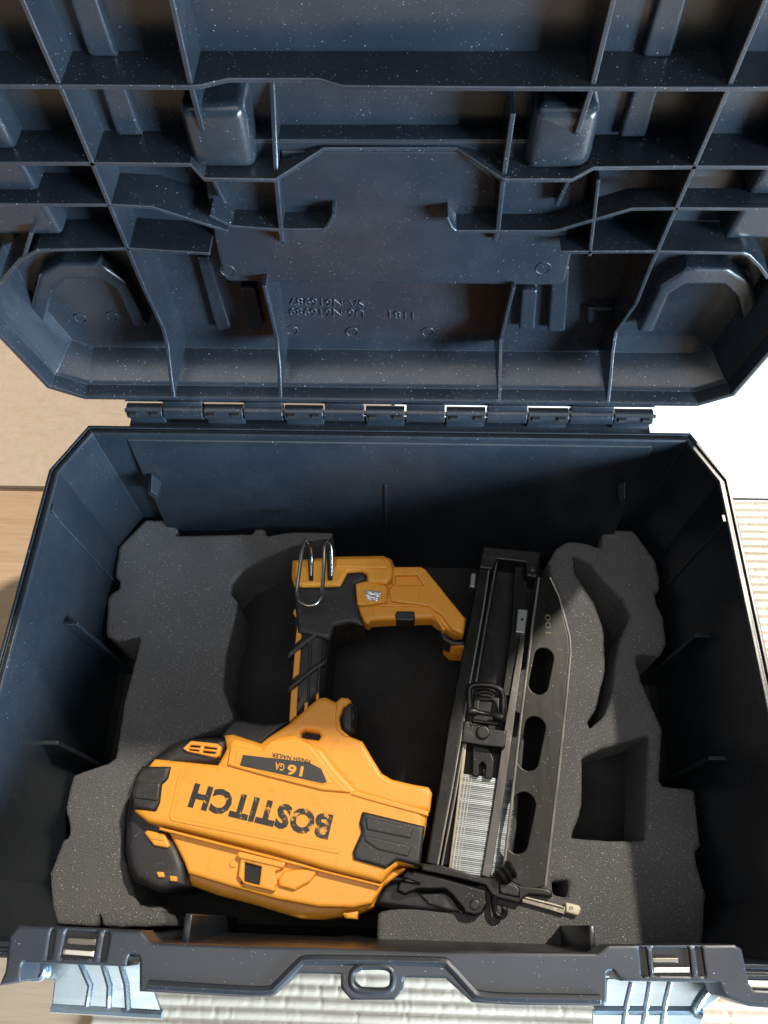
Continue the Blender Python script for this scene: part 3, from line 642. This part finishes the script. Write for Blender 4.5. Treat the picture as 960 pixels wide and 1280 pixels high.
upper = prism('trigger_housing', [(-.1055,-.1853),(-.0997,-.1843),(-.0803,-.1900),(-.0767,-.1865),(-.0616,-.1758),(-.0506,-.1649),(-.0443,-.1590),(-.0391,-.1580),(-.0317,-.1614),(-.0283,-.1587),(-.0232,-.1591),(-.0212,-.1609),(-.0267,-.1649),(-.0292,-.1720),(-.0279,-.1794),(-.0216,-.1839),(-.0126,-.1871),(-.0062,-.1972),(.0006,-.2072),(.0075,-.2110),(.0211,-.2137),(.0313,-.2152),(.0336,-.2188),(.0320,-.2305),(-.0012,-.2260),(-.0171,-.2210),(-.0390,-.1975),(-.0797,-.1961),(-.1015,-.1989)], -.125, -.0925, Y, gun, .0026, [rnd([(-.0540,-.1823),(-.0513,-.1807),(-.0423,-.1821),(-.0405,-.1843),(-.0420,-.1871),(-.0490,-.1864),(-.0538,-.1855)], .001)], r=.0008, res=3)
prism('housing_hole', [(-.0575,-.1781),(-.0384,-.1776),(-.0378,-.1881),(-.0567,-.1885)], -.104, -.1000, 'dark_cavity', upper, .0003)
prism('trigger_rim', [(-.0316,-.1618),(-.0282,-.1586),(-.0231,-.1590),(-.0211,-.1613),(-.0262,-.1652),(-.0286,-.1724),(-.0271,-.1798),(-.0210,-.1847),(-.0247,-.1848),(-.0301,-.1805),(-.0319,-.1724),(-.0314,-.1654)], -.10, -.0912, Y, upper, .0014, r=.0006)
prism('trigger_wheel', [(-.0280,-.1656),(-.0251,-.1610),(-.0199,-.1604),(-.0164,-.1637),(-.0163,-.1713),(-.0176,-.1795),(-.0213,-.1826),(-.0268,-.1797),(-.0288,-.1727)], -.130, -.0945, K, gun, .0035, r=.002, res=4)
prism('trigger_lever', [(-.0216,-.1645),(-.0187,-.1640),(-.0180,-.1704),(-.0191,-.1781),(-.0209,-.1798),(-.0208,-.1716)], -.11, -.0930, 'black_steel', gun, .0015)
prism('grip_gusset', [(-.1089,-.1843),(-.1011,-.1733),(-.0792,-.1762),(-.0638,-.1742),(-.0771,-.1860),(-.0813,-.1907),(-.1040,-.1896)], -.150, -.0975, K, gun, .0018)
flank = prism('side_flank', [(-.1477,-.2400),(-.1325,-.2438),(-.0348,-.2617),(.0023,-.2715),(.0086,-.2647),(.0193,-.2625),(.0034,-.2738),(-.0033,-.2835),(-.0142,-.2860),(-.0354,-.2861),(-.0611,-.2826),(-.0874,-.2770),(-.1171,-.2699),(-.1204,-.2637),(-.1320,-.2473)], -.112, -.0912, Y, gun, .0022, r=.001, res=3)
main = prism('motor_housing', [(-.1466,-.2033),(-.1052,-.2063),(-.1020,-.1992),(-.0997,-.1925),(-.0964,-.1888),(-.0782,-.1934),(-.0685,-.1878),(-.0572,-.1857),(-.0471,-.1909),(-.0377,-.1947),(-.0280,-.2063),(-.0140,-.2192),(-.0010,-.2227),(.0305,-.2306),(.0283,-.2401),(.0255,-.2622),(.0132,-.2621),(.0086,-.2653),(.0025,-.2723),(-.0337,-.2652),(-.0664,-.2570),(-.1298,-.2444),(-.1445,-.2421),(-.1544,-.2358),(-.1550,-.2152)], -.112, -.0820, Y, gun, .0034, r=.0012, res=3)
prism('badge_plate', [(-.0984,-.2069),(-.0977,-.1937),(-.0775,-.1977),(-.0720,-.1910),(-.0567,-.1884),(-.0468,-.1922),(-.0401,-.1982),(-.0279,-.2135),(-.0173,-.2219),(-.0364,-.2208),(-.0703,-.2136)], -.086, -.0802, Y, main, .0012, r=.0008)
prism('badge_inset', [(-.0937,-.2047),(-.0932,-.1972),(-.0760,-.2004),(-.0707,-.1945),(-.0564,-.1916),(-.0457,-.1944),(-.0374,-.2047),(-.0308,-.2165),(-.0366,-.2175),(-.0704,-.2115)], -.0815, -.0798, Y, main, .0004, r=.0008)
prism('badge_stripe', [(-.0887,-.2003),(-.0736,-.2017),(-.0673,-.2020),(-.0459,-.2041),(-.0376,-.2078),(-.0335,-.2158),(-.0361,-.2167),(-.0898,-.2068)], -.0800, -.0795, 'label_black', main, .0001)
b = [(-.0487,-.2067),(-.0589,-.2055),(-.0495,-.2132),(-.0609,-.2055),(-.0671,-.2043),(-.0614,-.2100),(-.0447,-.2023),(-.0699,-.1985),(-.0450,-.2049)]
text('badge_letters', '16', b[0], b[1], b[2], -.0793, 'label_yellow', main, .0001, .035)
text('badge_letters', 'GA', b[3], b[4], b[5], -.0793, 'label_yellow', main, .0001, .02)
text('badge_letters', 'FINISH NAILER', b[6], b[7], b[8], -.0796, 'label_black', main, .0001, .02)
prism('name_panel', rnd([(-.1290,-.2104),(-.0180,-.2289),(-.0222,-.2576),(-.1314,-.2406)], .004), -.085, -.0814, Y, main, .0005)
prism('name_inset', rnd([(-.1263,-.2125),(-.0205,-.2303),(-.0240,-.2553),(-.1289,-.2390)], .0035), -.083, -.0812, Y, main, .0003)
b = [(-.0283,-.2350),(-.1174,-.2179),(-.0312,-.2496)]
text('name_letters', 'BOSTITCH', b[0], b[1], b[2], -.0810, 'black_print', main, .0002, .048)
prism('edge_bead', [(-.1374,-.2440),(-.0662,-.2586),(-.0336,-.2656),(.0025,-.2727),(.0015,-.2743),(-.0344,-.2672),(-.0669,-.2602),(-.1376,-.2457)], -.095, -.0860, Y, main, .0008)
prism('top_bead', [(-.0166,-.2202),(-.0010,-.2236),(.0309,-.2315),(.0304,-.2344),(-.0020,-.2269),(-.0187,-.2227)], -.085, -.0808, Y, main, .0008)
# rubber pads
pad = prism('rear_pad', [(-.1533,-.2086),(-.1344,-.2082),(-.1350,-.2155),(-.1364,-.2177),(-.1384,-.2194),(-.1380,-.2303),(-.1397,-.2357),(-.1545,-.2344),(-.1575,-.2251),(-.1562,-.2151)], -.100, -.0800, K, gun, .0022, r=.0008)
prism('pad_step', [(-.1540,-.2182),(-.1391,-.2191),(-.1391,-.2296),(-.1544,-.2283)], -.082, -.0790, K, pad, .0008)
pad = prism('nose_pad', [(-.0105,-.2326),(.0286,-.2404),(.0254,-.2628),(.0115,-.2601),(.0049,-.2648),(-.0147,-.2601),(-.0155,-.2557),(-.0106,-.2445),(-.0121,-.2394)], -.100, -.0792, K, gun, .0020, r=.0012)
prism('pad_ridge', [(-.0088,-.2357),(.0211,-.2419),(.0194,-.2478),(-.0072,-.2433)], -.081, -.0783, K, pad, .0009, r=.0008)
prism('pad_ridge', [(-.0093,-.2462),(.0203,-.2518),(.0182,-.2580),(-.0000,-.2546),(-.0083,-.2497)], -.081, -.0783, K, pad, .0009, r=.0008)
# vents and small details
v = prism('vent', [(-.1311,-.1952),(-.1263,-.1901),(-.1088,-.1915),(-.1055,-.1937),(-.1064,-.1995),(-.1085,-.2005),(-.1280,-.1969)], -.100, -.0898, Y, gun, .0007,
      [[(-.1259,-.1928),(-.1193,-.1933),(-.1196,-.1945),(-.1271,-.1942)], [(-.1169,-.1935),(-.1084,-.1944),(-.1085,-.1956),(-.1172,-.1948)],
       [(-.1274,-.1953),(-.1198,-.1958),(-.1201,-.1969),(-.1263,-.1964)], [(-.1175,-.1962),(-.1088,-.1969),(-.1091,-.1983),(-.1175,-.1976)]], r=.0006)
prism('vent_back', [(-.1291,-.1945),(-.1259,-.1913),(-.1088,-.1927),(-.1090,-.1981),(-.1271,-.1954)], -.0945, -.0918, 'dark_cavity', v, .0002)
v = prism('side_vent', [(-.1478,-.2474),(-.1463,-.2457),(-.1349,-.2475),(-.1303,-.2543),(-.1318,-.2557),(-.1404,-.2545)], -.098, -.0900, Y, gun, .0012, r=.0006)
prism('vent_rib', [(-.1437,-.2494),(-.1351,-.2504),(-.1335,-.2520),(-.1421,-.2510)], -.091, -.0894, Y, v, .0006)
for p in ([(-.1367,-.2691),(-.1323,-.2692),(-.1307,-.2723),(-.1348,-.2724)], [(-.1281,-.2711),(-.1237,-.2714),(-.1228,-.2745),(-.1272,-.2742)]):
    prism('indicator', p, -.105, -.0905, Y, gun, .0008, r=.0006)
br = prism('bracket', [(-.0873,-.2587),(-.0860,-.2566),(-.0573,-.2623),(-.0578,-.2658),(-.0628,-.2675),(-.0610,-.2736),(-.0622,-.2786),(-.0814,-.2749),(-.0853,-.2707),(-.0850,-.2614)], -.100, -.0872, Y, gun, .0012, [[(-.0821,-.2627),(-.0715,-.2650),(-.0719,-.2752),(-.0813,-.2733)]], r=.0006)
prism('bracket_hole', [(-.0846,-.2610),(-.0700,-.2632),(-.0700,-.2764),(-.0835,-.2745)], -.0905, -.0898, 'dark_cavity', br, .0002)
prism('bracket_rail', [(-.0870,-.2584),(-.0856,-.2568),(-.0570,-.2624),(-.0576,-.2655),(-.0619,-.2649),(-.0861,-.2604)], -.090, -.0858, Y, br, .0008)
prism('bracket_step', [(-.0573,-.2666),(-.0343,-.2641),(-.0414,-.2728),(-.0504,-.2776),(-.0600,-.2755),(-.0608,-.2713)], -.100, -.0882, Y, gun, .0016, r=.001)
prism('bottom_tab', [(-.0220,-.2879),(-.0113,-.2869),(-.0122,-.2919),(-.0195,-.2917)], -.120, -.0985, Y, gun, .0012)
prism('screw_boss', disc_pts([(-.0897,-.2636)][0], .0022), -.095, -.0902, Y, gun, .0005)

# ---- magazine
def obround(a, b, r, n=12):
    a, b = Vector(a), Vector(b); t_ = math.atan2(b.y - a.y, b.x - a.x); out = []
    for c, st in ((b, t_ - math.pi / 2), (a, t_ + math.pi / 2)):
        out += [(c.x + r * math.cos(st + math.pi * k / n), c.y + r * math.sin(st + math.pi * k / n)) for k in range(n + 1)]
    return out
DS, BS = 'dark_steel', 'black_steel'
mag = prism('magazine_body', [(.0761,-.0291),(.1215,-.0325),(.0861,-.2696),(.0308,-.2567)], -.146, -.1240, BS, gun, .001)
prism('outer_rail', [(.0739,-.0374),(.0812,-.0386),(.0721,-.0871),(.0612,-.1412),(.0476,-.2114),(.0372,-.2607),(.0301,-.2591),(.0381,-.2166),(.0461,-.1684),(.0625,-.0935)], -.140, -.1040, DS, mag, .0008)
prism('inner_rail', [(.0832,-.0412),(.0850,-.0412),(.0723,-.1045),(.0622,-.1529),(.0487,-.2209),(.0404,-.2614),(.0389,-.2610),(.0477,-.2160),(.0587,-.1574)], -.130, -.1070, 'dark_steel', mag, .0004)
prism('mid_rail', [(.1029,-.0873),(.1064,-.0872),(.0914,-.1671),(.0824,-.2147),(.0708,-.2669),(.0653,-.2652),(.0741,-.2249),(.0853,-.1672)], -.1118, -.1098, 'rail_steel', mag, .0004)
prism('mid_rail', [(.0990,-.0454),(.1089,-.0438),(.1050,-.0865),(.1025,-.1083),(.0909,-.1498),(.0842,-.1488),(.0938,-.0961)], -.1160, -.1120, DS, mag, .0004)
prism('rail_clip', [(.0982,-.0859),(.1053,-.0865),(.1019,-.1046),(.0957,-.1039)], -.1120, -.1072, 'galvanised', mag, .0004)
prism('clip_hole', disc_pts([(.1007,-.0942)][0], .0010, 14), -.110, -.1070, 'dark_cavity', mag, .0001)
tube('rail_glint', [(.0805,-.0393,-.1040),(.0720,-.0883,-.1040),(.0612,-.1418,-.1040),(.0476,-.2114,-.1040),(.0372,-.2603,-.1040)], .0007, 'edge_steel', mag, 8)  # bright tubes added to paint highlight lines along the rail edges
tube('rail_glint', [(.0844,-.0419,-.1070),(.0723,-.1045,-.1070),(.0617,-.1529,-.1070),(.0487,-.2209,-.1070),(.0399,-.2609,-.1070)], .0007, 'edge_steel', mag, 8)
tube('guide_rod', [(.0841,-.0479,-.1070),(.0744,-.0953,-.1070),(.0653,-.1420,-.1070)], .0018, 'chrome', mag, 10)
side = prism('side_plate', [(.1137,-.0609),(.1226,-.0614),(.1279,-.0767),(.1328,-.1088),(.1323,-.1201),(.1268,-.1518),(.1179,-.1997),(.1109,-.2346),(.1037,-.2709),(.0931,-.2730),(.0771,-.2662),(.0863,-.2156),(.0943,-.1674),(.1090,-.0872)], -.1065, -.1035, DS, mag, .0006,
      [obround(*[(.1139,-.1235),(.1085,-.1438)], .0066), obround(*[(.1044,-.1726),(.0981,-.1950)], .0068), obround(*[(.0942,-.2223),(.0877,-.2456)], .0070)], r=.0015)
tube('plate_glint', [(.1147,-.0623,-.1032),(.1093,-.0898,-.1032),(.0948,-.1675,-.1032),(.0868,-.2156,-.1032),(.0781,-.2653,-.1032)], .0010, 'edge_steel', side, 8)  # pale tubes standing in for highlights on both plate edges
tube('plate_glint', [(.1232,-.0619,-.1038),(.1286,-.0766,-.1038),(.1334,-.1087,-.1038),(.1330,-.1200,-.1038),(.1274,-.1518,-.1038),(.1185,-.1996,-.1038),(.1115,-.2345,-.1038),(.1042,-.2705,-.1038)], .0010, 'edge_steel', side, 8)
sb = [(.1204,-.1060),(.1209,-.0913),(.1163,-.1061)]
text('stamped_mark', '100', sb[0], sb[1], sb[2], -.1034, 'faint_mark', side, .0001)
cap = prism('magazine_cap', [(.0737,-.0370),(.1179,-.0409),(.1127,-.0629),(.1051,-.0617),(.1051,-.0505),(.0842,-.0482),(.0802,-.0569),(.0700,-.0558)], -.140, -.1020, BS, mag, .0014, r=.001)
prism('cap_screw', disc_pts([(.1102,-.0557)][0], .0022, 16), -.106, -.1012, 'rail_steel', cap, .0005)
prism('end_tab', [(.0649,-.0555),(.0688,-.0554),(.0674,-.0676),(.0636,-.0666)], -.120, -.1120, 'galvanised', mag, .0006)
# pusher carriage
car = prism('pusher', [(.0557,-.1702),(.0591,-.1701),(.0595,-.1734),(.0675,-.1727),(.0680,-.1743),(.0847,-.1764),(.0828,-.1876),(.0687,-.1864),(.0541,-.1844)], -.118, -.1015, BS, mag, .0008)
prism('pusher_button', disc_pts([(.0683,-.1780)][0], .0045, 24), -.105, -.0992, BS, car, .0009)
tube('pusher_loop', [(.0600,-.1699,-.1030),(.0599,-.1634,-.1000),(.0597,-.1510,-.0980),(.0618,-.1473,-.0970),(.0674,-.1464,-.0970),(.0763,-.1473,-.0970),(.0812,-.1500,-.0970),(.0828,-.1539,-.0980),(.0826,-.1635,-.1000),(.0827,-.1694,-.1030)], .0021, BS, car, 10, 4)
prism('pusher_plate', [(.0635,-.1502),(.0815,-.1521),(.0804,-.1712),(.0618,-.1694)], -.112, -.1080, BS, car, .0008, [[(.0679,-.1541),(.0769,-.1545),(.0749,-.1624),(.0671,-.1620)]])
tube('pusher_pin', [(.0593,-.1640,-.1000),(.0626,-.1646,-.1000),(.0659,-.1650,-.1000),(.0748,-.1661,-.1000),(.0770,-.1667,-.1000),(.0819,-.1681,-.1000)], .002, BS, car, 12, 0, [.0030, .0034, .0016, .0016, .0032, .0030])
tube('pusher_spring', [(.0655,-.1510,-.1020),(.0695,-.1495,-.1020),(.0745,-.1502,-.1020),(.0767,-.1519,-.1020)], .0018, DS, car, 8, 4)
prism('feeder', [(.0618,-.1851),(.0732,-.1870),(.0761,-.1950),(.0742,-.2066),(.0692,-.2062),(.0703,-.1980),(.0683,-.1955),(.0658,-.1981),(.0654,-.2054),(.0611,-.2045)], -.113, -.1085, DS, mag, .0006)
prism('tape_guide', [(.0554,-.1842),(.0580,-.1839),(.0551,-.2046),(.0453,-.2645),(.0441,-.2638),(.0504,-.2221)], -.118, -.1080, 'brass_rail', mag, .0005)

# ---- nose
nose = prism('nose_block', [(.0264,-.2594),(.0389,-.2601),(.0622,-.2662),(.0673,-.2667),(.0753,-.2654),(.0881,-.2708),(.1025,-.2717),(.1075,-.2729),(.1079,-.2768),(.0936,-.2758),(.0887,-.2787),(.0882,-.2813),(.0748,-.2783),(.0705,-.2771),(.0671,-.2713),(.0505,-.2679),(.0271,-.2637)], -.140, -.1030, DS, gun, .0010)
prism('nose_cap', [(.0752,-.2665),(.0880,-.2715),(.0879,-.2780),(.0748,-.2757)], -.110, -.1020, BS, nose, .0012)
prism('nose_bar', [(.0890,-.2760),(.1096,-.2801),(.1161,-.2820),(.1151,-.2862),(.1078,-.2843),(.0895,-.2801)], -.128, -.1060, 'worn_steel', gun, .0004)
prism('nose_ridge', [(.0892,-.2763),(.1094,-.2804),(.1150,-.2818),(.1147,-.2829),(.1090,-.2817),(.0890,-.2775)], -.110, -.1050, 'worn_steel', gun, .0004)
prism('nose_foot', [(.0843,-.2807),(.0901,-.2813),(.1044,-.2838),(.1103,-.2860),(.1073,-.2883),(.0984,-.2873),(.0870,-.2845)], -.130, -.1110, DS, gun, .0016)
tip = prism('nose_tip', [(.1160,-.2792),(.1244,-.2808),(.1255,-.2827),(.1232,-.2867),(.1155,-.2849)], -.128, -.1045, 'nose_plastic', gun, .0016, r=.0012)
prism('tip_mark', [(.1184,-.2815),(.1204,-.2819),(.1199,-.2833),(.1179,-.2829)], -.106, -.1042, 'dark_cavity', tip, .0001, [[(.1187,-.2819),(.1200,-.2821),(.1196,-.2830),(.1183,-.2828)]])
lev = prism('release_lever', [(.0140,-.2668),(.0176,-.2634),(.0372,-.2669),(.0667,-.2736),(.0677,-.2813),(.0641,-.2873),(.0591,-.2885),(.0541,-.2875),(.0514,-.2840),(.0453,-.2773),(.0415,-.2745),(.0242,-.2750),(.0170,-.2780),(.0112,-.2761)], -.125, -.1005, DS, gun, .0016, r=.0015, res=3)
prism('lever_web', [(.0246,-.2763),(.0418,-.2754),(.0461,-.2783),(.0511,-.2847),(.0542,-.2874),(.0416,-.2852),(.0319,-.2829)], -.125, -.1065, BS, lev, .0010)
prism('lever_pin', disc_pts([(.0595,-.2823)][0], .0031, 20), -.106, -.0996, BS, lev, .0007)
prism('lever_thumb', [(.0059,-.2685),(.0096,-.2655),(.0154,-.2676),(.0267,-.2706),(.0261,-.2724),(.0169,-.2711),(.0075,-.2713)], -.112, -.0975, BS, lev, .0018, r=.001)
prism('lever_root', [(-.0031,-.2840),(.0024,-.2721),(.0096,-.2667),(.0243,-.2736),(.0418,-.2754),(.0517,-.2867),(.0416,-.2878),(.0157,-.2859)], -.140, -.1090, BS, gun, .003)
tube('wire_hook', [(.0721,-.2771,-.1030),(.0717,-.2822,-.1030),(.0722,-.2858,-.1030),(.0742,-.2879,-.1030),(.0768,-.2877,-.1030),(.0783,-.2856,-.1030),(.0775,-.2839,-.1030),(.0758,-.2839,-.1030)], .0019, DS, gun, 8, 4)
kb = [(.0742,-.2687,-.1000),(.0763,-.2667,-.1000),(.0781,-.2653,-.1000),(.0793,-.2644,-.1000),(.0808,-.2633,-.1000),(.0826,-.2620,-.1000),(.0841,-.2612,-.1000)]
tube('depth_knob', kb, .005, BS, gun, 16, 0, [.0030, .0055, .0040, .0058, .0042, .0060, .0046])

# ---- collated nails in the magazine
strip = empty('nail_strip', (.06, -.25, -.113), 'strip of collated silver finish nails inside the black magazine', 'nail strip')
a0, a1, b0, b1 = [Vector(p) for p in [(.0555,-.2037,-.1132),(.0908,-.2075,-.1132),(.0451,-.2628,-.1132),(.0818,-.2683,-.1132)]]
N = 52
nm = None
for i in range(N):
    u = i / (N - 1)
    p, q = a0.lerp(b0, u), a1.lerp(b1, u)
    dz = random.uniform(-.00012, .00012)
    p.z += dz; q.z += dz
    p.x += random.uniform(-.0003, .0003)
    if nm is None:
        nail = tube('nail', [p, p + (q - p) * .012, p + (q - p) * .014, q - (q - p) * .03, q], .0007, 'nail_wire', strip, 6, 0, [.00105, .00105, .00074, .00074, .0003])
        nm = nail; p_ref = p.copy()
    else:
        c = nm.copy(); COL.objects.link(c); c.parent = strip
        c.matrix_parent_inverse = nm.matrix_parent_inverse.copy()
        c.location = p - p_ref
for f0, f1 in ((.035, .055), (.095, .112), (.150, .165)):
    q0, q1, q2, q3 = a0.lerp(a1, f0), a0.lerp(a1, f1), b0.lerp(b1, f1), b0.lerp(b1, f0)
    prism('paper_tape', [(q.x, q.y) for q in (q0, q1, q2, q3)], -.1135, -.1122, 'collation_tape', strip, .0001)
